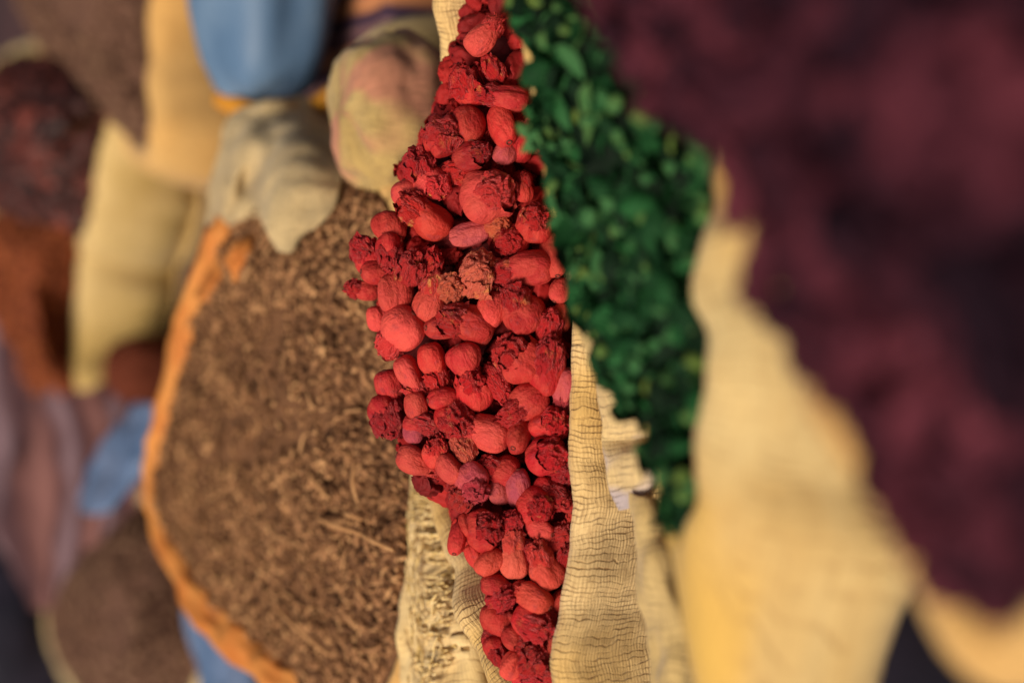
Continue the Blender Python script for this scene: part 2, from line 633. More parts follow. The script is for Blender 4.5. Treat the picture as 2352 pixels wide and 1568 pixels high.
def tube(name, pts, radii, mat, parent=None, nseg=12, n=60, flat=1.0, wr=0.0, seed=0.0, closed=False):
    path = catmull([Vector(p) for p in pts], n, closed)
    rr = catmull([Vector((r, 0, 0)) for r in radii], n, False) if len(radii) > 1 else [Vector((radii[0], 0, 0))] * n
    verts, uvs = [], []
    for i, p in enumerate(path):
        t = path[(i + 1) % n if closed else min(i + 1, n - 1)] - path[(i - 1) % n if closed else max(i - 1, 0)]
        t.normalize()
        x = t.cross(Vector((0, 0, 1)))
        x = x.normalized() if x.length > 1e-4 else Vector((1, 0, 0))
        y = x.cross(t)
        for s in range(nseg):
            a = TAU * s / nseg
            r = rr[i].x * (1 + wr * (nz(i * .10 + seed, math.cos(a) * 1.2, math.sin(a) * 1.2) + .45 * nz(i * .16 + seed, math.cos(a) * 3.1, math.sin(a) * 3.1)))
            verts.append(p + x * math.cos(a) * r + y * math.sin(a) * r * flat)
            uvs.append((s / nseg * .06, i / n * .5))
    faces = grid_faces(nseg, n, True)
    if closed:
        faces += [((n - 1) * nseg + s, (n - 1) * nseg + (s + 1) % nseg, (s + 1) % nseg, s) for s in range(nseg)]
    else:
        faces += [tuple(range(nseg))[::-1], tuple((n - 1) * nseg + s for s in range(nseg))]
    return mesh_obj(name, verts, faces, mat, parent, uvs)


def bundle(name, c, rx, ry, rz, mat, parent=None, rot=0.0, wr=0.1, seed=0.0, power=2.4, nu=72, nv=48):
    """a soft stuffed shape: superellipsoid with creases"""
    verts, uvs = [], []
    for j in range(nv):
        th = math.pi * (j + .001) / (nv - .998)
        for i in range(nu):
            ph = TAU * i / nu
            d = Vector((math.sin(th) * math.cos(ph), math.sin(th) * math.sin(ph), math.cos(th)))
            k = (abs(d.x) ** power + abs(d.y) ** power + abs(d.z) ** power) ** (-1 / power)
            k *= 1 + wr * (nz(d.x * 2.2 + seed, d.y * 2.2, d.z * 2.2) + .5 * ridge(d * 2.5 + Vector((seed, 0, 0)), 2) - .3)
            x, y = d.x * rx * k, d.y * ry * k
            verts.append((c[0] + x * math.cos(rot) - y * math.sin(rot), c[1] + x * math.sin(rot) + y * math.cos(rot), c[2] + d.z * rz * k))
            uvs.append((ph * rx, th * rz))
    return mesh_obj(name, verts, grid_faces(nu, nv, True), mat, parent, uvs)


# ================================================================== SETTING
g = mesh_obj('ground', [(-30, -10, 0), (30, -10, 0), (30, 60, 0), (-30, 60, 0)], [(0, 1, 2, 3)], M['ground'])
tag(g, kind='structure')

# ================================================================== RED SACK
red_rim = [P(1325, 800, .895), P(1326, 900, .895), P(1322, 1050, .893), P(1313, 1180, .89), P(1318, 1275, .885), P(1283, 1400, .88),
           P(1272, 1540, .87), P(1262, 1640, .87), P(1215, 1690, .88), P(1165, 1600, .90), P(1110, 1500, .93), P(1062, 1400, .955),
           P(1040, 1280, .985), P(1000, 1150, 1.03), P(985, 900, 1.07), P(985, 600, 1.07), P(1000, 400, 1.04), P(1030, 250, 1.01), P(1018, 120, 1.0),
           P(1008, 0, .99), P(1010, -90, .975), P(1080, -140, .94), P(1180, -120, .915), P(1270, 0, .905), P(1310, 250, .905), P(1322, 550, .90)]
sk = empty('burlap_sack', (0.03, .82, 0), 'coarse burlap sack heaped with dyed red pods, its woven front edge in sharp focus', 'sack')
sk.location = (0, 0, 0)
body, loop = sack('body', red_rim, M['burlap'], sk, wr=0.007, seed=3.1, n=420, rim_wave=0.005, fine=0.0012)
S0, S1 = P(858, 610, .955), P(872, 900, .955)
RM = Mound(loop, [S0, S1], inset=0.010, drop=0.020, power=1.5, rough=0.008, freq=55.0, seed=2.2)
LOW = Vector((0, 0, -.022))
RB = Mound(loop, [S0 + LOW, S1 + LOW], inset=0.022, drop=0.042, power=1.3, rough=0.012, freq=60.0, seed=2.2)
bits = Bits()
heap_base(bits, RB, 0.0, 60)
rv, rf = RM.mesh(50)
bvh = BVHTree.FromPolygons([tuple(v) for v in rv], rf)


# ---- pod meshes -------------------------------------------------------------
def calyx_mesh(seed, kind):
    nu, nv = 44, 34
    prof = {'bud': [(0.0, 0.0), (.10, .004), (.27, .04), (.41, .15), (.475, .33), (.47, .52), (.41, .70), (.33, .84), (.27, .93)],
            'round': [(0.0, 0.0), (.12, .0), (.32, .05), (.48, .18), (.54, .38), (.52, .58), (.45, .74), (.37, .86), (.30, .93)],
            'egg': [(0.0, 0.0), (.09, .004), (.24, .05), (.36, .17), (.43, .36), (.43, .58), (.37, .78), (.25, .93), (.08, 1.0)],
            'slim': [(0.0, 0.0), (.08, .0), (.19, .03), (.27, .14), (.31, .36), (.31, .6), (.27, .8), (.19, .95), (.05, 1.0)],
            'cup': [(0.0, 0.0), (.14, .0), (.36, .06), (.52, .2), (.58, .38), (.56, .54), (.50, .66), (.44, .72), (.42, .76)]}[kind]
    pr = catmull([Vector((a, b, 0)) for a, b in prof], nv)
    verts = []
    oval = 1 + .15 * math.sin(seed * 3.3)
    bendx, bendy = .09 * math.sin(seed * 5.1), .09 * math.cos(seed * 7.7)
    pinch = [nz(seed * 3, q * 1.3) for q in range(8)]
    for j, q in enumerate(pr):
        t = j / (nv - 1)
        for i in range(nu):
            a = TAU * i / nu
            ca, sa = math.cos(a), math.sin(a)
            low = .24 * nz(ca * .9 + seed, sa * .9, t * 1.5) + .10 * nz(ca * 1.9, sa * 1.9 + seed, t * 2.4)
            rib = -.012 * abs(nz(ca * 2.2 + seed, sa * 2.2, t * 1.1)) * sstep(.2, .8, t)
            wrk = .06 * nz(ca * 5 + seed, sa * 5, t * 5) * sstep(.45, 1, t)
            r = max(q.x, .0001) * (1 + low * 1.2 + rib * 2 + wrk * 1.6)
            z = q.y + (.10 * nz(ca * 3.5 + seed, sa * 3.5, 7.7) * sstep(.75, 1, t) if kind not in ('egg', 'slim') else 0)
            z += .03 * nz(ca * 1.3, sa * 1.3, seed) * sstep(.05, .4, t)
            verts.append((r * ca * oval + bendx * t * t, r * sa / oval + bendy * t * t, z - .5))
    f = grid_faces(nu, nv, True)
    f.append(tuple(range(nu))[::-1])
    me = bpy.data.meshes.new('calyx')
    me.from_pydata(verts, [], f)
    me.polygons.foreach_set('use_smooth', [True] * len(me.polygons))
    me.materials.append(M['calyx'])
    return me


def petals_mesh(seed, zc, rad, length, npatch, spread=1.25):
    """papery crumpled petals: ragged shells folded over one another"""
    verts, faces = [], []
    rs = random.Random(int(seed * 1000))
    sv = Vector((seed * 3.7, seed * 1.3, seed * 2.1))

    def disp(d, k):
        w = Vector((noise.noise(d * 1.4 + sv), noise.noise(d * 1.4 + sv * 2), noise.noise(d * 1.4 - sv))) * .5
        q = Vector((d.x + w.x, d.y + w.y, (d.z + w.z) * .42)) * 1.5 + sv + Vector((k, 0, 0))
        a = 1 - 2.6 * abs(noise.noise(q)) + .28 * (1 - 2.6 * abs(noise.noise(q * 2.3)))
        return a * .62
    # inner crumpled ball
    nu, nv = 40, 26
    for j in range(nv):
        th = math.pi * (j + .01) / (nv - .98)
        for i in range(nu):
            ph = TAU * i / nu
            d = Vector((math.sin(th) * math.cos(ph), math.sin(th) * math.sin(ph), math.cos(th)))
            r = rad * (.70 + .34 * disp(d, 0))
            verts.append((d.x * r, d.y * r, zc + d.z * r * length))
    faces += grid_faces(nu, nv, True)
    for k in range(npatch):
        c = Vector((rs.gauss(0, 1), rs.gauss(0, 1), rs.gauss(.6, .8))).normalized()
        x, y, z = basis(c, rs.uniform(0, TAU))
        ext = rs.uniform(.45, .85)
        asp = rs.uniform(.45, .9)
        base = rs.uniform(.72, 1.02)
        lift = rs.uniform(-.15, .28)
        n1, n2 = 30, 12
        off = len(verts)
        for j in range(n2):
            rho = j / (n2 - 1)
            for i in range(n1):
                ph = TAU * i / n1
                e = ext * (1 + .5 * nz(math.cos(ph) * 1.4 + k * 3 + seed, math.sin(ph) * 1.4, 2) + .20 * nz(math.cos(ph) * 3.5, math.sin(ph) * 3.5, k + seed))
                a, b = math.cos(ph) * rho * e, math.sin(ph) * rho * e * asp
                d = (z + x * a + y * b).normalized()
                r = rad * (base * .84 + .34 * disp(d, k * 1.7) + .05 * nz(a * 7 + k, b * 7, seed) + lift * rho ** 3 * (.4 + nz(math.cos(ph) * 2 + k, math.sin(ph) * 2, seed)))
                verts.append((d.x * r, d.y * r, zc + d.z * r * length))
        faces += grid_faces(n1, n2, True, off)
    me = bpy.data.meshes.new('petals')
    me.from_pydata(verts, [], faces)
    me.polygons.foreach_set('use_smooth', [True] * len(me.polygons))
    me.materials.append(M['petal'])
    return me


def scar_mesh():
    verts, n1, n2 = [], 16, 8
    for i in range(n1):
        a = TAU * i / n1
        for j in range(n2):
            b = TAU * j / n2
            r = .070 + .022 * math.cos(b)
            verts.append((r * math.cos(a), r * math.sin(a), -.500 + .022 * math.sin(b)))
    f = []
    for i in range(n1):
        for j in range(n2):
            a, b = i * n2 + j, i * n2 + (j + 1) % n2
            c, d = ((i + 1) % n1) * n2 + (j + 1) % n2, ((i + 1) % n1) * n2 + j
            f.append((a, d, c, b))
    me = bpy.data.meshes.new('stalk_scar')
    me.from_pydata(verts, [], f)
    me.polygons.foreach_set('use_smooth', [True] * len(me.polygons))
    me.materials.append(M['scar'])
    return me


random.seed(11)
frag = []
for me in (petals_mesh(7.1, 0, 1.0, 1.0, 4), petals_mesh(8.3, 0, 1.0, 1.2, 5), petals_mesh(9.9, 0, 1.0, .9, 4)):
    frag.append(([v.co.copy() for v in me.vertices], [tuple(p.vertices) for p in me.polygons]))
for i in range(420):
    a, r = random.random(), math.sqrt(random.random())
    p, nn = RB.frame(a, min(r, .97))
    vs, fs = random.choice(frag)
    sc_ = random.uniform(.008, .015)
    x, y, z = basis(rnd_dir(), random.uniform(0, TAU))
    p = p + nn * random.uniform(-.002, .012)
    bits.add([p + x * (v.x * sc_) + y * (v.y * sc_ * .8) + z * (v.z * sc_ * 1.2) for v in vs], fs, random.uniform(.1, .9))
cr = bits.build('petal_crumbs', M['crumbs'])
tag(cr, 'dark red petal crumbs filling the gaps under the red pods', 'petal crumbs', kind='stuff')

LIB = {}
for kk in ('bud', 'round', 'egg', 'slim', 'cup'):
    LIB[kk] = [calyx_mesh(1.37 * s + len(kk) * .71, kk) for s in range(5 if kk != 'slim' else 2)]
LIB['p_bud'] = [petals_mesh(.9 + s * 1.9, .40, .44, 1.2, 9) for s in range(6)]
LIB['p_cup'] = [petals_mesh(.5 + s * 2.3, .16, .52, .80, 10) for s in range(6)]
LIB['p_ball'] = [petals_mesh(.2 + s * 1.7, .0, .56, 1.0, 13) for s in range(8)]
LIB['scar'] = scar_mesh()

TONE = {'coral': (0.58, 0.054, 0.042), 'red': (0.49, 0.026, 0.024), 'crimson': (0.46, 0.015, 0.018), 'dark': (0.34, 0.014, 0.018),
        'mauve': (0.46, 0.060, 0.085), 'brown': (0.60, 0.095, 0.055)}
WORD = {'coral': 'coral', 'red': 'bright red', 'crimson': 'crimson', 'dark': 'dark red', 'mauve': 'mauve red', 'brown': 'brownish red'}

# x, y in the enlarged view of one of three regions, length, width, direction (deg, scar to petals), tilt (deg, petals to viewer), kind, tone, yellowing
A, B, C = (1100, 0), (1100, 700), (1300, 1400)
PODS = [
    (A, 880, 250, 270, 190, 45, 0, 'bud', 'coral', 0), (A, 790, 530, 230, 215, 100, 20, 'ball', 'crimson', 0), (A, 960, 440, 210, 130, -60, 10, 'ball', 'crimson', .4),
    (A, 1060, 620, 300, 200, 170, 5, 'bud', 'red', .6), (A, 810, 780, 240, 205, 95, -20, 'egg', 'red', 0), (A, 1010, 790, 270, 200, 112, -35, 'egg', 'red', 0),
    (A, 640, 840, 250, 235, 60, 50, 'ball', 'crimson', .1), (A, 1140, 880, 230, 150, 70, 15, 'ball', 'crimson', .6), (A, 830, 985, 270, 200, 20, 40, 'cup', 'dark', 0),
    (A, 1030, 970, 150, 150, 60, -10, 'egg', 'mauve', 0), (A, 490, 1050, 215, 200, 100, 45, 'ball', 'crimson', .1), (A, 590, 1160, 235, 225, -45, 55, 'cup', 'coral', 1.0),
    (A, 425, 1230, 230, 180, -75, -15, 'bud', 'coral', 0), (A, 560, 1390, 320, 280, 145, 20, 'bud', 'red', 1.0), (A, 930, 1230, 370, 340, 20, 45, 'cup', 'coral', .35),
    (A, 730, 1090, 210, 170, 0, 20, 'ball', 'crimson', .1), (A, 1160, 1210, 170, 110, 90, 5, 'bud', 'red', 0), (A, 1220, 1410, 260, 235, 75, 55, 'cup', 'red', .35),
    (A, 810, 1480, 265, 145, 195, 0, 'slim', 'mauve', 0), (A, 985, 1430, 170, 160, 10, 30, 'ball', 'brown', .5), (A, 1065, 1515, 190, 180, 200, 40, 'ball', 'crimson', .3),
    (A, 300, 1440, 230, 210, -80, 20, 'round', 'red', 0),
    (B, 150, 225, 230, 170, 120, 10, 'ball', 'crimson', 0), (B, 310, 240, 230, 165, -80, 10, 'ball', 'crimson', 0), (B, 440, 330, 250, 190, 70, 50, 'ball', 'red', .5),
    (B, 570, 300, 210, 150, 80, 30, 'ball', 'crimson', .1), (B, 225, 345, 200, 175, 0, -20, 'egg', 'red', 0), (B, 165, 455, 190, 155, 180, 10, 'bud', 'red', 0),
    (B, 340, 480, 265, 225, 100, -12, 'egg', 'coral', 0), (B, 385, 700, 280, 275, 230, -25, 'round', 'coral', .3), (B, 235, 640, 170, 140, 100, 0, 'egg', 'coral', 0),
    (B, 560, 540, 310, 210, 75, 15, 'bud', 'coral', .9), (B, 700, 450, 200, 180, 30, 40, 'ball', 'brown', 1.0), (B, 875, 370, 280, 260, 60, 50, 'ball', 'brown', .8),
    (B, 640, 700, 210, 170, 0, -30, 'egg', 'red', 0), (B, 830, 690, 330, 270, 160, 10, 'bud', 'red', .3), (B, 950, 585, 240, 195, 75, -18, 'egg', 'coral', .2),
    (B, 1155, 610, 300, 265, 115, 12, 'bud', 'red', .3), (B, 1190, 320, 350, 260, 190, 5, 'round', 'red', .1), (B, 1340, 245, 270, 170, 100, -35, 'egg', 'coral', 0),
    (B, 1385, 460, 170, 140, 60, -20, 'egg', 'coral', 0), (B, 1395, 630, 190, 120, 90, -10, 'egg', 'coral', 0), (B, 1315, 690, 230, 160, 75, 20, 'ball', 'crimson', .3),
    (B, 1310, 920, 330, 210, 85, 25, 'ball', 'crimson', .15), (B, 1120, 890, 330, 300, 135, 30, 'cup', 'red', .35), (B, 425, 985, 280, 195, -62, -8, 'bud', 'coral', .3),
    (B, 580, 910, 290, 195, -75, -5, 'bud', 'red', .5), (B, 780, 900, 240, 205, -65, -10, 'round', 'red', 0), (B, 825, 1090, 280, 230, 85, 40, 'cup', 'crimson', .1),
    (B, 985, 1040, 270, 150, -62, 15, 'ball', 'crimson', .2), (B, 300, 1070, 240, 200, -75, -15, 'round', 'red', 0), (B, 310, 1270, 260, 215, -70, 20, 'ball', 'crimson', 0),
    (B, 480, 1190, 230, 160, -75, -5, 'bud', 'coral', .1), (B, 645, 1140, 200, 170, 10, -20, 'egg', 'red', 0), (B, 520, 1300, 210, 140, -10, 20, 'ball', 'red', .2),
    (B, 720, 1290, 240, 220, -50, 40, 'ball', 'crimson', .3), (B, 1180, 1165, 310, 220, 215, 10, 'bud', 'red', .5), (B, 1420, 1060, 270, 180, -100, -10, 'bud', 'mauve', .5),
    (B, 1330, 1300, 260, 240, 60, 60, 'cup', 'crimson', .15), (B, 930, 1370, 300, 265, 165, -15, 'round', 'coral', .1), (B, 1130, 1370, 210, 175, 60, -50, 'egg', 'red', 0),
    (B, 460, 1350, 160, 120, 90, -15, 'egg', 'mauve', 0), (B, 770, 1430, 250, 160, -70, 30, 'ball', 'brown', .5),
    (C, 75, 160, 290, 215, -15, -10, 'bud', 'coral', 0), (C, 210, 105, 200, 190, 80, 45, 'cup', 'red', .2), (C, 290, 215, 220, 190, 130, -15, 'egg', 'coral', 0),
    (C, 440, 305, 270, 235, -60, 45, 'cup', 'mauve', 0), (C, 635, 230, 220, 185, 160, -8, 'bud', 'red', 0), (C, 735, 335, 250, 185, -85, -15, 'egg', 'mauve', 0),
    (C, 850, 440, 270, 240, -40, 65, 'cup', 'crimson', .9), (C, 855, 600, 180, 150, 165, -38, 'egg', 'coral', 0), (C, 910, 130, 290, 270, 30, 60, 'cup', 'crimson', 0),
    (C, 985, 240, 210, 160, 20, 35, 'ball', 'crimson', .4), (C, 945, 375, 220, 160, -30, 30, 'ball', 'crimson', .1), (C, 1030, 435, 130, 120, 0, -10, 'egg', 'red', 0),
    (C, 370, 405, 180, 160, 60, 30, 'ball', 'red', 0), (C, 610, 365, 160, 140, 90, -10, 'egg', 'mauve', 0), (C, 515, 605, 300, 255, 35, 50, 'cup', 'crimson', 0),
    (C, 340, 650, 190, 140, 80, -40, 'egg', 'red', 0), (C, 400, 565, 140, 115, 110, -40, 'egg', 'red', 0), (C, 700, 790, 290, 180, 92, 5, 'bud', 'brown', .1),
    (C, 535, 800, 200, 180, 60, -15, 'egg', 'coral', 0), (C, 905, 860, 290, 215, 112, 5, 'bud', 'coral', .1), (C, 815, 760, 190, 130, 120, 25, 'ball', 'crimson', .1),
    (C, 1000, 645, 190, 165, 40, 30, 'ball', 'red', .1), (C, 1030, 785, 190, 120, 80, 20, 'ball', 'crimson', .1), (C, 830, 1040, 240, 210, 155, -30, 'round', 'coral', 0),
    (C, 995, 1050, 170, 130, 60, -15, 'egg', 'red', 0), (C, 580, 945, 190, 165, 0, -10, 'egg', 'red', 0), (C, 610, 1035, 190, 165, 30, 30, 'ball', 'crimson', 0),
    (C, 820, 1200, 240, 190, -20, 30, 'ball', 'crimson', .1), (C, 600, 1190, 280, 230, -100, -8, 'bud', 'red', 0), (C, 590, 1370, 160, 130, -60, 20, 'ball', 'crimson', .2),
    (C, 700, 1290, 180, 160, -30, 20, 'cup', 'red', 0), (C, 690, 1455, 200, 150, 60, -10, 'egg', 'coral', 0), (C, 830, 1425, 220, 205, 60, 40, 'ball', 'crimson', 0),
    (C, 935, 1175, 200, 130, -60, 15, 'ball', 'red', .1), (C, 935, 1350, 150, 85, 80, 10, 'ball', 'coral', .9), (C, 930, 1525, 150, 120, 20, 20, 'ball', 'red', 0),
    (C, 805, 1545, 200, 130, 0, 20, 'ball', 'red', 0), (C, 445, 765, 160, 100, 110, 0, 'egg', 'red', 0), (C, 690, 565, 170, 150, 60, 30, 'ball', 'crimson', 0),
    (C, 1068, 560, 170, 90, 90, 10, 'ball', 'red', 0), (C, 1055, 920, 130, 90, 90, 0, 'ball', 'red', 0),
]
KINDW = {'bud': 'frilled tapered pod', 'round': 'plump smooth pod', 'egg': 'smooth oval pod', 'slim': 'slender smooth pod',
         'cup': 'split open pod', 'ball': 'crumpled petal head'}
ORD = ['topmost', 'second', 'third', 'fourth', 'fifth', 'sixth', 'seventh', 'eighth', 'ninth', 'tenth']
NUM = ['', '', 'two', 'three', 'four', 'five', 'six', 'seven', 'eight', 'nine', 'ten', 'eleven', 'twelve']


def mound_depth(px, py):
    for step in range(0, 90):
        r = ray(px + step * 4, py)
        hit = bvh.ray_cast(CAM, r.normalized())
        if hit[0] is not None:
            return (hit[0] - CAM).dot(FWD)
    return 0.94


ents = []
for (o, x, y, l, w, ang, tilt, kind, tone, yel) in PODS:
    sx, sy = o[0] + x / 1.96, o[1] + y / 1.96
    px, py = sx * PW / 3300, sy * PW / 3300
    ents.append(dict(px=px, py=py, l=l / 1.96 * PW / 3300, w=w / 1.96 * PW / 3300, ang=ang, tilt=tilt, kind=kind, tone=tone, yel=yel))


def zone(e):
    px, py = e['px'], e['py']
    edge = 1135 + (py / 800) * 190 if py < 800 else 1320 - max(0, py - 1250) * .16
    outl = 815 + (max(0, 560 - py) * .42) + max(0, py - 980) * .52
    if px > edge - 95:
        return 'against the green leaves' if py < 770 else 'along the burlap front edge'
    if px < outl + 110:
        return 'on the outline by the brown spice' if 380 < py < 1120 else 'on the outline by the burlap'
    if py < 420:
        return 'inside the upper end of the heap'
    if py < 720:
        return 'in the heap near the slender mauve pod' if e['kind'] != 'slim' else 'lying in the middle of the heap'
    if py < 1050:
        return 'in the middle of the heap'
    return 'inside the lower end of the heap'


groups = {}
for e in ents:
    e['phrase'] = (WORD[e['tone']], KINDW[e['kind']], zone(e))
    groups.setdefault(e['phrase'], []).append(e)
for k, g_ in groups.items():
    g_.sort(key=lambda e: e['py'])
    for i, e in enumerate(g_):
        if len(g_) == 1:
            e['label'] = f'{k[0]} {k[1]} {k[2]}'
        else:
            o = 'lowest' if i == len(g_) - 1 else ORD[i]
            kw = k[1] + 's'
            e['label'] = f'{o} of {NUM[len(g_)]} {k[0]} {kw} {k[2]}'

random.seed(5)
for e in ents:
    px, py = e['px'], e['py']
    d = mound_depth(px, py)
    k = PXM * d
    L, W = e['l'] * k, e['w'] * k
    base = {'bud': (1.18, .95), 'round': (1.12, 1.06), 'egg': (1.0, .86), 'slim': (1.0, .62), 'cup': (1.0, 1.12), 'ball': (.92, .92)}[e['kind']]
    ca, ti = R(e['ang']), R(e['tilt'])
    if e['kind'] in ('bud', 'round', 'egg', 'slim'):
        L = L / max(.72, math.cos(ti))
    sl, sw = L / base[0] * .97, W / base[1] * .96
    ax = (IX * math.cos(ca) + IY * math.sin(ca)) * math.cos(ti) - FWD * math.sin(ti)
    x, y, z = basis(ax, random.uniform(0, TAU))
    c = P(px, py, d - W * .22)
    mt = Matrix.Identity(4)
    for i, v in enumerate((x, y, z)):
        s = (sw, sw, sl)[i]
        for j in range(3):
            mt[j][i] = v[j] * s
    mt.translation = c
    root = bpy.data.objects.new('dried_pod', None)
    root.empty_display_size = 0.01
    col.objects.link(root)
    root.matrix_world = mt
    tag(root, e['label'], 'dried pod', 'dyed red dried pods heaped in the burlap sack')
    tc = TONE[e['tone']]
    v_ = random.uniform(.74, 1.14)
    tcol = (tc[0] * v_, tc[1] * v_ * random.uniform(.85, 1.2), tc[2] * v_ * random.uniform(.85, 1.2))
    parts = []
    if e['kind'] in ('bud', 'round', 'egg', 'slim', 'cup'):
        parts.append(('calyx', random.choice(LIB[e['kind']])))
    if e['kind'] in ('bud', 'round'):
        parts.append(('petals', random.choice(LIB['p_bud'])))
    elif e['kind'] == 'cup':
        parts.append(('petals', random.choice(LIB['p_cup'])))
    elif e['kind'] == 'ball':
        parts.append(('petals', random.choice(LIB['p_ball'])))
    if e['kind'] in ('bud', 'round', 'egg', 'slim') and e['tilt'] < 0:
        parts.append(('stalk_scar', LIB['scar']))
    if e['kind'] == 'ball' and e['tone'] != 'brown' and len(e['label']) % 3 > 0:
        parts.append(('calyx', random.choice(LIB['cup'])))
    for nm, me in parts:
        ch = bpy.data.objects.new(nm, me)
        col.objects.link(ch)
        ch.parent = root
        if nm == 'calyx' and e['kind'] == 'ball':
            ch.scale = (.84, .84, .80)
            ch.location = (.06, .0, -.20)
        f = (.98, .6, .66) if nm == 'petals' and e['kind'] != 'ball' else (1, 1, 1)
        ch.color = (tcol[0] * f[0], tcol[1] * f[1], tcol[2] * f[2], min(1.0, .12 + e['yel']))

# folded printed corner of the red sack, hanging over its front
sheet('folded_corner', [[P(1370, 880, .872), P(1385, 960, .868), P(1385, 1010, .875), P(1390, 1060, .866), P(1400, 1120, .868), P(1425, 1170, .866)],
                        [P(1400, 890, .862), P(1435, 950, .850), P(1430, 1010, .868), P(1440, 1050, .848), P(1450, 1110, .850), P(1450, 1165, .856)],
                        [P(1440, 920, .852), P(1480, 960, .836), P(1478, 1008, .855), P(1485, 1045, .834), P(1488, 1100, .838), P(1470, 1160, .848)],
                        [P(1475, 930, .862), P(1500, 965, .850), P(1500, 1010, .862), P(1505, 1045, .850), P(1505, 1095, .850), P(1480, 1160, .858)]], M['burlap_print'], sk, wr=0.003, freq=26, seed=4)
sheet('folded_flap', [[P(1450, 1130, .845), P(1470, 1240, .84), P(1475, 1340, .83), P(1500, 1450, .82), P(1490, 1600, .81)],
                      [P(1490, 1150, .835), P(1510, 1250, .82), P(1530, 1350, .80), P(1560, 1450, .79), P(1540, 1600, .78)],
                      [P(1530, 1170, .86), P(1560, 1260, .85), P(1590, 1360, .82), P(1620, 1450, .80), P(1600, 1600, .80)]], M['burlap_olive'], sk, wr=0.010, freq=22, seed=9)

# frayed cloth between the brown heap and the red sack
fr = empty('frayed_burlap_cloth', (0, 0, 0), 'frayed pale burlap edge with loose threads lying between brown spice and red pods', 'cloth')
wv = sheet('weave', [[P(940, 1080, 1.09), P(945, 1200, 1.085), P(938, 1350, 1.08), P(925, 1480, 1.07), P(915, 1620, 1.06)],
                [P(985, 1080, 1.07), P(990, 1200, 1.06), P(985, 1350, 1.05), P(985, 1480, 1.04), P(985, 1620, 1.03)],
                [P(1040, 1085, 1.05), P(1045, 1200, 1.03), P(1050, 1300, 1.02), P(1065, 1450, 1.0), P(1110, 1620, .98)],
                [P(1080, 1090, 1.06), P(1100, 1200, 1.05), P(1110, 1350, 1.04), P(1130, 1480, 1.02), P(1180, 1620, 1.0)]], M['burlap_pale'], fr, wr=0.006, freq=26, seed=6, nu=80)
import bmesh
random.seed(33)
hb_ = bmesh.new()
hb_.from_mesh(wv.data)
hb_.faces.ensure_lookup_table()
kill = set()
for q in range(26):
    i0, j0, jl = int(random.uniform(16, 66)), int(random.uniform(12, 26)), int(random.uniform(4, 10))
    for j in range(j0, min(j0 + jl, 37)):
        kill.add(j * 79 + i0 + (j - j0) // 5)
bmesh.ops.delete(hb_, geom=[hb_.faces[i] for i in kill], context='FACES')
hb_.to_mesh(wv.data)
hb_.free()
random.seed(31)
tb = Bits()
for i in range(90):
    t = i / 90
    py0 = lerp(1090, 1600, t) + random.uniform(-8, 8)
    x0 = 943 - max(0, py0 - 1300) * .05
    down = random.uniform(4, 14) + max(0, py0 - 1250) * random.uniform(.15, .35)
    L = random.uniform(60, 115)
    pts = [P(x0 + L * f, py0 + down * (f - f * f * .4) * (-1 if random.random() < .08 else .8), lerp(1.078, 1.0, f) + 0.02 * (py0 < 1300) * f) for f in (0, .33, .66, 1)]
    path = catmull(pts, 8)
    for a, b in zip(path, path[1:]):
        w = random.uniform(.0010, .0019)
        tb.sliver((a + b) / 2, b - a, (b - a).length * 1.15, w, w, random.random())
for i in range(22):
    py0 = random.uniform(1230, 1600)
    pts = [P(random.uniform(935, 1000), py0 - 150, 1.07), P(random.uniform(930, 990), py0 - 60, 1.06), P(random.uniform(925, 1010), py0 + 60, 1.045), P(random.uniform(930, 1050), py0 + 170, 1.03)]
    path = catmull(pts, 12)
    for a, b in zip(path, path[1:]):
        tb.sliver((a + b) / 2, b - a, (b - a).length * 1.15, .0014, .0014, random.random())
th = tb.build('loose_threads', M['thread'], fr)
th['kind'] = 'stuff'
th['label'] = 'tangle of loose pale jute threads'

# ================================================================== BROWN SPICE
brim = [HZ(640, 420, .585), HZ(570, 470, .59), HZ(500, 570, .60), HZ(440, 760, .60), HZ(385, 950, .60), HZ(355, 1050, .60), HZ(355, 1150, .60), HZ(390, 1245, .60),
        HZ(440, 1340, .60), HZ(510, 1430, .60), HZ(590, 1500, .60), HZ(670, 1560, .60), HZ(770, 1640, .60), HZ(880, 1600, .59), HZ(945, 1450, .59), HZ(955, 1300, .59),
        HZ(960, 1150, .585), HZ(965, 1000, .585), HZ(955, 800, .585), HZ(930, 600, .59), HZ(890, 450, .585), HZ(800, 395, .58), HZ(710, 390, .58)]
bs = empty('spice_sack', (0, 0, 0), 'wide sack of shredded brown spice with a folded orange hem', 'sack')
ob, bl = sack('body', brim, M['burlap_warm'], bs, wr=0.006, seed=8.2)
hem_line = [P(548, 430, 1.40), HZ(520, 520, .605), HZ(490, 590, .605), HZ(438, 760, .605), HZ(384, 950, .605), HZ(358, 1050, .605), HZ(356, 1150, .605), HZ(388, 1245, .605),
            HZ(440, 1340, .605), HZ(510, 1430, .605), HZ(590, 1500, .605), HZ(670, 1560, .603), HZ(770, 1630, .60), HZ(860, 1620, .595)]
hem = tube('hem', hem_line, [.012, .017, .019, .020, .018, .015, .014, .016, .019, .020, .019, .018, .016, .012], M['orange'], bs, nseg=40, n=240, flat=.75, wr=.38, seed=3)
hem['label'] = 'folded orange cotton hem around the sack mouth'
bf = bundle('hem_fold', P(588, 600, 1.262), .021, .022, .024, M['orange'], bs, rot=.5, wr=.2, seed=4)
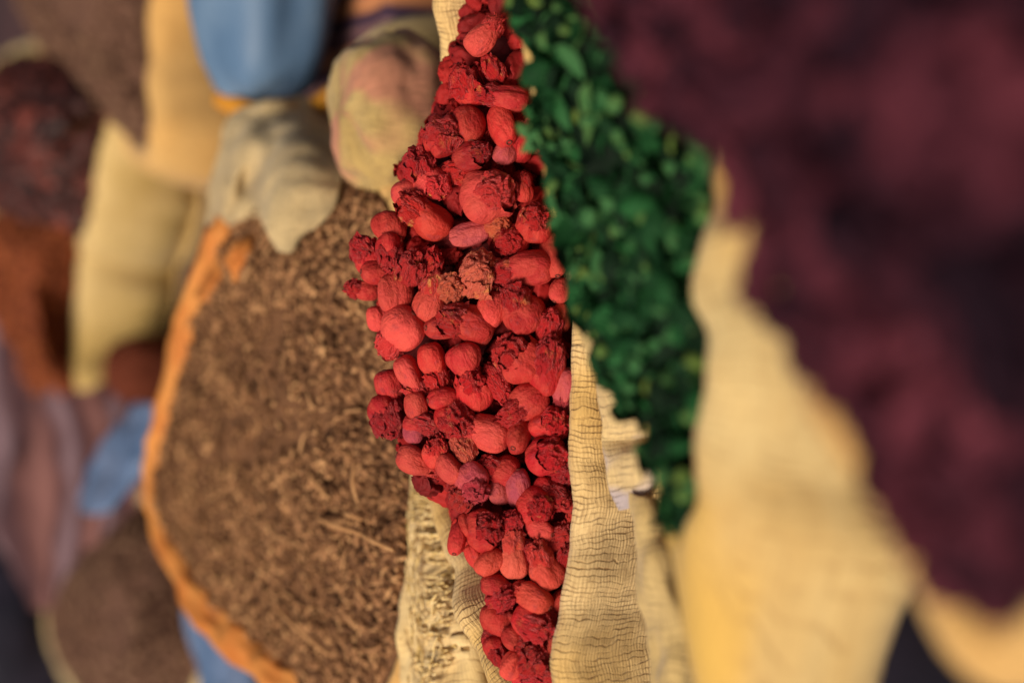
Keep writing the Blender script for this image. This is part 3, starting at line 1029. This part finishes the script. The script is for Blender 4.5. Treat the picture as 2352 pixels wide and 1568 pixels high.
sheet('hem_loop', [[P(545, 395, 1.330), P(535, 480, 1.330), P(495, 580, 1.330), P(440, 680, 1.340)],
                   [P(562, 400, 1.310), P(560, 480, 1.300), P(530, 590, 1.300), P(470, 690, 1.310)],
                   [P(578, 410, 1.320), P(580, 480, 1.320), P(555, 590, 1.320), P(500, 690, 1.330)]], M['orange'], bs, wr=.004, freq=30)
BM = Mound(bl, [HZ(640, 700, .63), HZ(660, 1050, .63)], inset=.002, drop=-.004, power=2.0, rough=.006, freq=26, seed=5)
bits = Bits()
heap_base(bits, BM, .25, 44)
random.seed(21)
for i in range(15000):
    a, r = random.random(), random.random() ** .65 * .995
    p, nn = BM.frame(a, r)
    if (p - CAM).dot(FWD) > 1.75:
        continue
    dd = rnd_dir()
    dd = (dd - nn * dd.dot(nn) * .65)
    l = random.uniform(.0035, .011) * (2.2 if random.random() < .05 else 1)
    w = random.uniform(.0012, .0042)
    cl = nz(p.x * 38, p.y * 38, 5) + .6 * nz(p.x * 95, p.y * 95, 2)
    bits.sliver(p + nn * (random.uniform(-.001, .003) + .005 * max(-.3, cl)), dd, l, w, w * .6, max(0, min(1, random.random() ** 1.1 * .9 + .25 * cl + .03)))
hb = bits.build('shredded_spice', M['spice'])
tag(hb, 'mound of shredded brown bark spice inside the orange hemmed sack', 'spice', kind='stuff')
for (x0, y0, x1, y1, lab) in [(722, 1078, 772, 1145, 'short slanted straw on the brown spice, upper of the two left of the fringe'),
                              (830, 1062, 838, 1155, 'upright pale straw on the brown spice, nearest the red pods'),
                              (745, 1190, 855, 1228, 'longest pale straw lying across the middle of the brown spice'),
                              (845, 1225, 920, 1262, 'thin dark straw ending beside the frayed burlap'),
                              (640, 1385, 770, 1500, 'long thin brown twig near the lower end of the brown spice'),
                              (805, 1175, 848, 1192, 'small straw chip just above the longest straw')]:
    def onb(x, y):
        r = ray(x, y)
        best = HZ(x, y, .625)
        return best + Vector((0, 0, .006))
    a, b = onb(x0, y0), onb(x1, y1)
    mid = (a + b) / 2 + Vector((.001, 0, .003))
    o = tube('straw', [a, mid, b], [.0014, .0021, .0013], M['straw'], nseg=8, n=14, flat=.6, wr=.3, seed=x0)
    tag(o, lab, 'straw', 'loose straws on the brown spice')

# ================================================================== GREEN LEAVES
grim = [P(1650, 395, .655), P(1622, 560, .645), P(1616, 670, .64), P(1650, 850, .63), P(1626, 960, .635), P(1606, 1100, .64), P(1584, 1220, .645), P(1568, 1275, .655),
        P(1556, 1250, .675), P(1540, 1190, .69), P(1505, 1060, .712), P(1470, 940, .728), P(1385, 835, .75), P(1325, 740, .765), P(1300, 560, .77), P(1260, 400, .78),
        P(1230, 200, .78), P(1190, 0, .775), P(1180, -150, .76), Vector((.32, .63, .70)), Vector((.40, .56, .70)),
        Vector((.36, .46, .70)), Vector((.24, .45, .71))]
gs = empty('burlap_sack', (0, 0, 0), 'pale golden burlap sack of green leaves, its bulging wall blurred beside the purple flowers', 'sack')
GPROF = [(-0.030, -0.090), (-0.016, -0.035), (-0.006, -0.006), (0.0, 0.0), (0.010, -0.002), (0.022, -0.010), (0.034, -0.028), (0.044, -0.050), (0.046, -0.075), (0.030, -0.10), (0.004, -0.125), (-0.004, -0.18)]
gob, gl = sack('body', grim, M['burlap_gold'], gs, prof=GPROF, wr=0.024, seed=1.7, rim_wave=.004, pull=.03, back=.12, left=2.2)
GM = Mound(gl, [P(1390, 620, .730), P(1300, 100, .725)], inset=.006, drop=.008, power=1.9, rough=.008, freq=40, seed=7)
bits = Bits()
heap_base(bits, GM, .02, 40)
random.seed(41)
for i in range(4200):
    a, r = random.random(), random.random() ** .62 * .985
    p, nn = GM.frame(a, r)
    dd = rnd_dir()
    dd = dd - nn * dd.dot(nn) * .5
    u = random.random()
    l = random.uniform(.010, .026)
    off = random.uniform(-.010, .008) + .012 * nz(p.x * 55, p.y * 55, 3)
    if u < .90:
        bits.leaf(p + nn * off, dd, (nn + rnd_dir() * .7).normalized(), l, l * random.uniform(.45, .75), random.choice((.05, .15, .25, .35, .4, .5, .6, .8)) + random.uniform(-.08, .08), random.uniform(-.3, .35))
    else:
        bits.ball(p + nn * (off + .003), random.uniform(.0022, .0042), random.uniform(.70, 1.0), 1.5)
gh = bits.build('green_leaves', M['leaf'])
tag(gh, 'heap of dark green dried leaves and buds behind the purple flowers', 'dried leaves', kind='stuff')

# ================================================================== PURPLE FLOWERS
prim = [P(1440, -60, .56), P(1540, 130, .55), P(1650, 330, .54), P(1700, 520, .52), P(1800, 690, .51), P(1825, 830, .505), P(1900, 940, .495), P(1995, 1070, .484), P(2085, 1215, .476), P(2165, 1380, .47),
        P(2240, 1470, .462), P(2340, 1440, .455), Vector((-.02, .17, .80)), Vector((.03, .09, .80)), Vector((.12, .03, .80)), Vector((.26, .03, .80)), Vector((.37, .12, .80)), Vector((.38, .25, .81)), Vector((.30, .36, .82)),
        Vector((.20, .415, .82))]
ps = empty('burlap_sack', (0, 0, 0), 'pale burlap sack of purple flowers nearest the camera, its rim far out of focus', 'sack')
PPROF = [(-0.026, -0.07), (-0.014, -0.03), (-0.004, -0.004), (0.003, 0.0), (0.010, -0.004), (0.016, -0.014), (0.018, -0.03), (0.016, -0.05), (0.012, -0.08), (0.010, -0.12), (0.008, -0.2)]
pob, _ = sack('body', [p - Vector((0, 0, .060 * sstep(-.03, .05, p.x) * sstep(.1, .25, p.y))) for p in prim], M['burlap_warm'], ps, prof=PPROF, wr=0.003, seed=5.5, rim_wave=.003, pull=.05)
pl, _ = rim_loop(prim)
PM_ = Mound(pl, [Vector((.10, .24, .845)), Vector((.22, .26, .86))], inset=.010, drop=.002, power=2.2, rough=.01, freq=30, seed=3)
bits = Bits()
heap_base(bits, PM_, .05, 40)
random.seed(51)
pv = []
for me in LIB['p_ball'][:4]:
    pv.append(([v.co.copy() for v in me.vertices], [tuple(p.vertices) for p in me.polygons]))
for i in range(900):
    a, r = random.random(), math.sqrt(random.random()) * 1.0
    p, nn = PM_.frame(a, r)
    if r > .86 and p.x > .085 and p.y > .22:
        p, nn = PM_.frame(a, 1.0)
        p = p + Vector((0, random.uniform(-.005, .03), random.uniform(-.004, .012)))
    vs, fs = random.choice(pv)
    s = random.uniform(.009, .018)
    x, y, z = basis(rnd_dir(), random.uniform(0, TAU))
    p = p + nn * random.uniform(-.004, .010)
    el_ = random.choice((1.0, 1.5, 1.9))
    bits.add([p + x * (v.x * s) + y * (v.y * s) + z * (v.z * s * el_) for v in vs], fs, max(0, min(1, .42 + .75 * nz(p.x * 24, p.y * 24, 8) + random.choice((-.2, -.1, 0, .1, .25)))) + random.uniform(-.1, .1))
for i in range(260):
    p, nn = PM_.frame(random.random(), 1.0)
    if not (p.x > .085 and p.y > .2):
        continue
    vs, fs = random.choice(pv)
    s = random.uniform(.009, .017)
    x, y, z = basis(rnd_dir(), random.uniform(0, TAU))
    p = p + Vector((random.uniform(-.012, .006), random.uniform(-.01, .032), random.uniform(-.002, .012)))
    bits.add([p + x * (v.x * s) + y * (v.y * s) + z * (v.z * s * 1.4) for v in vs], fs, random.choice((.2, .35, .5, .7)))
ph_ = bits.build('purple_flowers', M['purple'])
tag(ph_, 'heap of dark purple dried flowers blurred in the foreground', 'dried flowers', kind='stuff')

nb = bundle('navy_filler', P(2010, 1600, .72), .10, .05, .10, M['navy'], None, seed=15, wr=.06)  # added shape; its near-black colour stands in for shade between the sacks
tag(nb, 'added navy shade filler in the gap between the golden sack wall and the purple flowers', 'cloth')

# ================================================================== BEHIND
plat = mesh_obj('display_table', *(lambda: (lambda x0, x1, y0, y1, z, r: ([(x0, y0, 0), (x1, y0, 0), (x1, y0, z - r), (x0, y0, z - r), (x0, y0 + r, z), (x1, y0 + r, z), (x1, y1, z), (x0, y1, z), (x0, y1, 0), (x1, y1, 0)],
                [(0, 1, 2, 3), (3, 2, 5, 4), (4, 5, 6, 7), (7, 6, 9, 8), (1, 9, 6, 5, 2), (0, 3, 4, 7, 8)]))(-1.6, 1.6, 1.64, 3.6, .33, .03))(), M['dark_cloth'], smooth=False)
tag(plat, 'low table under a dark cloth carrying the farthest sacks', 'table')


def far_heap(name, loop, spine, mat, label, cat, count, size, kindf='ball', power=2.0, seed=1):
    mo = Mound(loop, spine, inset=.012, drop=.004, power=power, rough=.008, freq=22, seed=seed)
    bb = Bits()
    heap_base(bb, mo, .3, 30)
    random.seed(seed)
    for i in range(count):
        a, r = random.random(), math.sqrt(random.random()) * .99
        p, nn = mo.frame(a, r)
        if kindf == 'ball':
            bb.ball(p + nn * random.uniform(-.002, .004), size * random.uniform(.7, 1.2), random.random(), random.uniform(.9, 1.4), .2, 8, 6)
        else:
            dd = rnd_dir()
            bb.sliver(p + nn * random.uniform(0, .004), dd - nn * dd.dot(nn) * .6, size * random.uniform(1, 3), size * .5, size * .4, random.random())
    o = bb.build(name, mat)
    tag(o, label, cat, kind='stuff')
    return o


ZF = .33
# warm sack at the upper right of the far row
w1 = empty('burlap_sack', (0, 0, 0), 'warm tan burlap sack beside the blue bundle, holding taupe spice', 'sack')
r1 = [HZ(355, -120, .50), HZ(345, 40, .50), HZ(345, 200, .50), HZ(348, 300, .50), HZ(332, 350, .49), HZ(300, 330, .46), HZ(250, 250, .44), HZ(190, 170, .43), HZ(100, 110, .43), HZ(30, -60, .50), HZ(100, -260, .50), HZ(250, -270, .50)]
FPROF = [(-.03, -.07), (-.016, -.03), (-.006, -.005), (0, 0), (.010, -.002), (.022, -.012), (.030, -.035), (.034, -.06), (.034, -.09), (.028, -.12), (.012, -.15)]
_, l1 = sack('body', r1, M['burlap_warm'], w1, zb=ZF, prof=FPROF, wr=.010, seed=2.5)
far_heap('taupe_spice', l1, [HZ(190, 90, .555), HZ(210, -60, .555)], M['taupe'], 'heap of blurred taupe spice in the far corner beside the tan sack wall', 'spice', 2500, .006, 'sliver', seed=61)
# maroon sack
w2 = empty('burlap_sack', (0, 0, 0), 'pale burlap sack holding dark maroon berries at the far end', 'sack')
r2 = [HZ(262, 205, .48), HZ(245, 280, .48), HZ(225, 380, .48), HZ(210, 470, .48), HZ(190, 540, .48), HZ(140, 560, .45), HZ(40, 520, .44), HZ(-60, 400, .44), HZ(-60, 220, .44), HZ(40, 130, .44), HZ(200, 150, .45)]
_, l2 = sack('body', r2, M['burlap_olive'], w2, zb=ZF, prof=FPROF, wr=.010, seed=7.5)
far_heap('maroon_berries', l2, [HZ(140, 300, .55), HZ(60, 330, .55)], M['maroon'], 'heap of dark maroon berries out of focus at the far end', 'berries', 700, .017, seed=62)
# rust sack
w3 = empty('burlap_sack', (0, 0, 0), 'long pale burlap sack holding rust red spice behind the orange hem', 'sack')
r3 = [HZ(205, 480, .47), HZ(190, 560, .47), HZ(178, 680, .47), HZ(170, 800, .47), HZ(180, 900, .47), HZ(165, 950, .46), HZ(120, 950, .44), HZ(50, 880, .43), HZ(-40, 740, .43), HZ(-60, 560, .43), HZ(40, 450, .43), HZ(140, 450, .44)]
_, l3 = sack('body', r3, M['burlap_olive'], w3, zb=ZF, prof=FPROF, wr=.010, seed=4.5)
far_heap('rust_spice', l3, [HZ(75, 600, .53), HZ(95, 760, .53)], M['rust'], 'heap of rust red spice far out of focus', 'spice', 2600, .011, 'sliver', seed=63)
# rust patch between
w4 = bundle('rust_bundle', HZ(340, 850, .40), .05, .06, .06, M['rust'], None, seed=3)
tag(w4, 'small rust brown bundle wedged between the pale sack and the orange hem', 'bundle')

bk = bundle('shade_bundle', P(25, 1530, 2.45), .22, .16, .16, M['navy'], None, seed=13, wr=.08)  # added dark shape in place of the shadow in the far corner
tag(bk, 'added black bundle standing in for shade in the bottom left corner', 'bundle')
# blue roll on the striped bale
bale = empty('cloth_bale', (0, 0, 0), 'dark cloth bale with orange stripes under the blue roll', 'bale')
sheet('striped_cover', [[Vector((x, 1.62, .0)) for x in (.22, .4, .6, .8, 1.0)], [Vector((x, 1.60, .40)) for x in (.22, .4, .6, .8, 1.0)], [Vector((x, 1.45, .435)) for x in (.21, .4, .6, .8, 1.0)],
                        [Vector((x, 1.28, .425)) for x in (.21, .4, .6, .8, 1.0)], [Vector((x, 1.245, .38)) for x in (.21, .4, .6, .8, 1.0)], [Vector((x, 1.24, .0)) for x in (.22, .4, .6, .8, 1.0)]],
      M['stripes'], bale, wr=.006, freq=9, thick=.004, nu=80, nv=70)
bm_ = bundle('stuffing', (.60, 1.43, .20), .38, .17, .20, M['navy'], bale, wr=.03, power=8)
roll = bundle('blue_roll', (.57, 1.36, .512), .325, .10, .078, M['blue'], None, wr=.05, seed=8, power=2.8)
tag(roll, 'light blue rolled cloth bundle lying on the dark striped bale', 'cloth roll')
st = tube('orange_strap', [P(500, 225, 1.50), P(545, 245, 1.47), P(610, 253, 1.43), P(700, 248, 1.38), P(760, 222, 1.34), P(815, 190, 1.31)], [.0085, .009, .009, .010, .011, .009], M['strap'], None, nseg=14, n=50, flat=.6, wr=.3)
tag(st, 'bright orange cloth strap hanging past the end of the blue roll', 'strap')

# grey folded sack and pink stained sack
gk = empty('folded_burlap_sack', (0, 0, 0), 'grey brown folded burlap sack with a pointed pale flap over the spice', 'sack')
bundle('body', P(655, 375, 1.385), .062, .06, .06, M['burlap_grey'], gk, wr=.12, seed=5, power=2.6)
bundle('base', Vector((.17, 1.40, .23)), .075, .08, .24, M['burlap_grey'], gk, wr=.06, seed=6, power=4)
sheet('draped_flap', [[P(545, 270, 1.37), P(575, 262, 1.35), P(615, 258, 1.34), P(690, 260, 1.33), P(762, 292, 1.345)],
                      [P(515, 335, 1.36), P(560, 330, 1.29), P(610, 335, 1.255), P(690, 330, 1.22), P(785, 355, 1.21)],
                      [P(490, 410, 1.36), P(535, 410, 1.28), P(575, 425, 1.285), P(655, 430, 1.18), P(782, 435, 1.165)],
                      [P(476, 490, 1.36), P(520, 485, 1.30), P(580, 465, 1.275), P(632, 520, 1.165), P(760, 490, 1.15)],
                      [P(474, 520, 1.38), P(515, 520, 1.33), P(600, 500, 1.25), P(650, 580, 1.160), P(700, 545, 1.155)]], M['burlap_grey'], gk, wr=.006, freq=20, seed=2, thick=.004, nu=70, nv=60)

hk = empty('stained_burlap_sack', (0, 0, 0), 'pale burlap sack with a faded pink stain beside the brown spice', 'sack')
bundle('front', P(905, 268, 1.15), .068, .052, .050, M['burlap_stain'], hk, rot=.25, wr=.13, seed=2, power=2.3)
bundle('base', Vector((.235, 1.14, .25)), .075, .075, .27, M['burlap_olive'], hk, wr=.05, seed=9, power=4)

# far left: mauve cloth, brown heap, blue plastic
mc = sheet('draped_cloth', [[P(-160, 560, 2.75), P(-150, 800, 2.7), P(-140, 1050, 2.65), P(-120, 1400, 2.6)],
                            [P(-20, 620, 2.45), P(0, 800, 2.4), P(20, 1050, 2.36), P(10, 1400, 2.36)],
                            [P(100, 680, 2.28), P(110, 850, 2.2), P(130, 1050, 2.15), P(110, 1400, 2.2)],
                            [P(190, 740, 2.2), P(200, 880, 2.12), P(220, 1080, 2.05), P(190, 1380, 2.15)],
                            [P(270, 800, 2.12), P(275, 920, 2.05), P(280, 1120, 2.0), P(250, 1380, 2.1)],
                            [P(330, 800, 2.1), P(340, 930, 2.02), P(350, 1130, 1.97), P(330, 1380, 2.07)]], M['mauve'], None, wr=.03, freq=7, seed=11, thick=.006)
tag(mc, 'mauve cloth with pale pink streaks draped behind the farthest sacks', 'cloth')
w5 = empty('burlap_sack', (0, 0, 0), 'dim brown sack brimming with brown spice behind the orange hem', 'sack')
r5 = [HZ(440, 1180, .44), HZ(455, 1300, .44), HZ(470, 1430, .44), HZ(450, 1560, .44), HZ(360, 1660, .44), HZ(230, 1640, .44), HZ(130, 1520, .44), HZ(110, 1400, .44), HZ(180, 1270, .44), HZ(300, 1160, .44), HZ(390, 1140, .44)]
_, l5 = sack('body', r5, M['burlap_grey'], w5, zb=ZF, prof=FPROF, wr=.008, seed=1.5)
far_heap('dim_spice', l5, [HZ(270, 1350, .52), HZ(300, 1480, .52)], M['taupe'], 'heap of coarse dim brown spice behind the orange hem', 'spice', 3000, .006, 'sliver', seed=65)
b1 = sheet('blue_plastic_bag', [[P(175, 1160, 1.90), P(215, 1080, 1.90), P(265, 990, 1.88), P(310, 930, 1.86)],
                                [P(205, 1180, 1.82), P(250, 1100, 1.80), P(300, 1000, 1.78), P(340, 925, 1.76)],
                                [P(250, 1175, 1.78), P(295, 1110, 1.74), P(340, 1020, 1.72), P(368, 935, 1.70)],
                                [P(270, 1165, 1.80), P(320, 1110, 1.76), P(360, 1030, 1.74), P(385, 945, 1.72)]], M['blue_plastic'], None, wr=.012, freq=16, seed=5)
tag(b1, 'crumpled light blue plastic bag behind the orange hem, beside the mauve cloth', 'plastic bag')
b2 = sheet('blue_plastic_bag', [[P(430, 1395, 1.68), P(440, 1480, 1.67), P(450, 1560, 1.66), P(460, 1660, 1.65)],
                                [P(480, 1405, 1.62), P(500, 1480, 1.60), P(520, 1560, 1.58), P(530, 1660, 1.56)],
                                [P(530, 1440, 1.58), P(560, 1500, 1.56), P(580, 1570, 1.54), P(600, 1660, 1.52)],
                                [P(570, 1470, 1.58), P(600, 1520, 1.57), P(620, 1580, 1.56), P(640, 1660, 1.55)]], M['blue_plastic'], None, wr=.008, freq=14, seed=6)
tag(b2, 'smooth blue plastic bag under the orange hem at the bottom edge', 'plastic bag')

# ================================================================== LIGHT
w = bpy.data.worlds.new('World')
scene.world = w
w.use_nodes = True
nt = w.node_tree
bg = nt.nodes['Background']
sky = nt.nodes.new('ShaderNodeTexSky')
sky.sky_type = 'NISHITA'
sky.sun_disc = False
SUN_EL, SUN_AZ = R(54), R(232)
sky.sun_elevation = SUN_EL
sky.sun_rotation = SUN_AZ
sky.air_density = 1.0
sky.dust_density = 6.0
sky.ozone_density = 0.3
nt.links.new(sky.outputs[0], bg.inputs[0])
bg.inputs[1].default_value = 0.05
sd = bpy.data.lights.new('sun', 'SUN')
sd.energy = 4.4
sd.angle = R(24)
sd.color = (1.0, 0.90, 0.74)
so = bpy.data.objects.new('sun', sd)
col.objects.link(so)
dirv = Vector((math.sin(SUN_AZ) * math.cos(SUN_EL), math.cos(SUN_AZ) * math.cos(SUN_EL), math.sin(SUN_EL)))
so.rotation_euler = dirv.to_track_quat('Z', 'Y').to_euler()
so.location = dirv * 5

vs = scene.view_settings
vs.view_transform = 'Standard'
vs.look = 'None'
vs.exposure = -0.14
vs.gamma = 1
vs.use_curve_mapping = False
scene.cycles.use_denoising = True
scene.cycles.max_bounces = 6
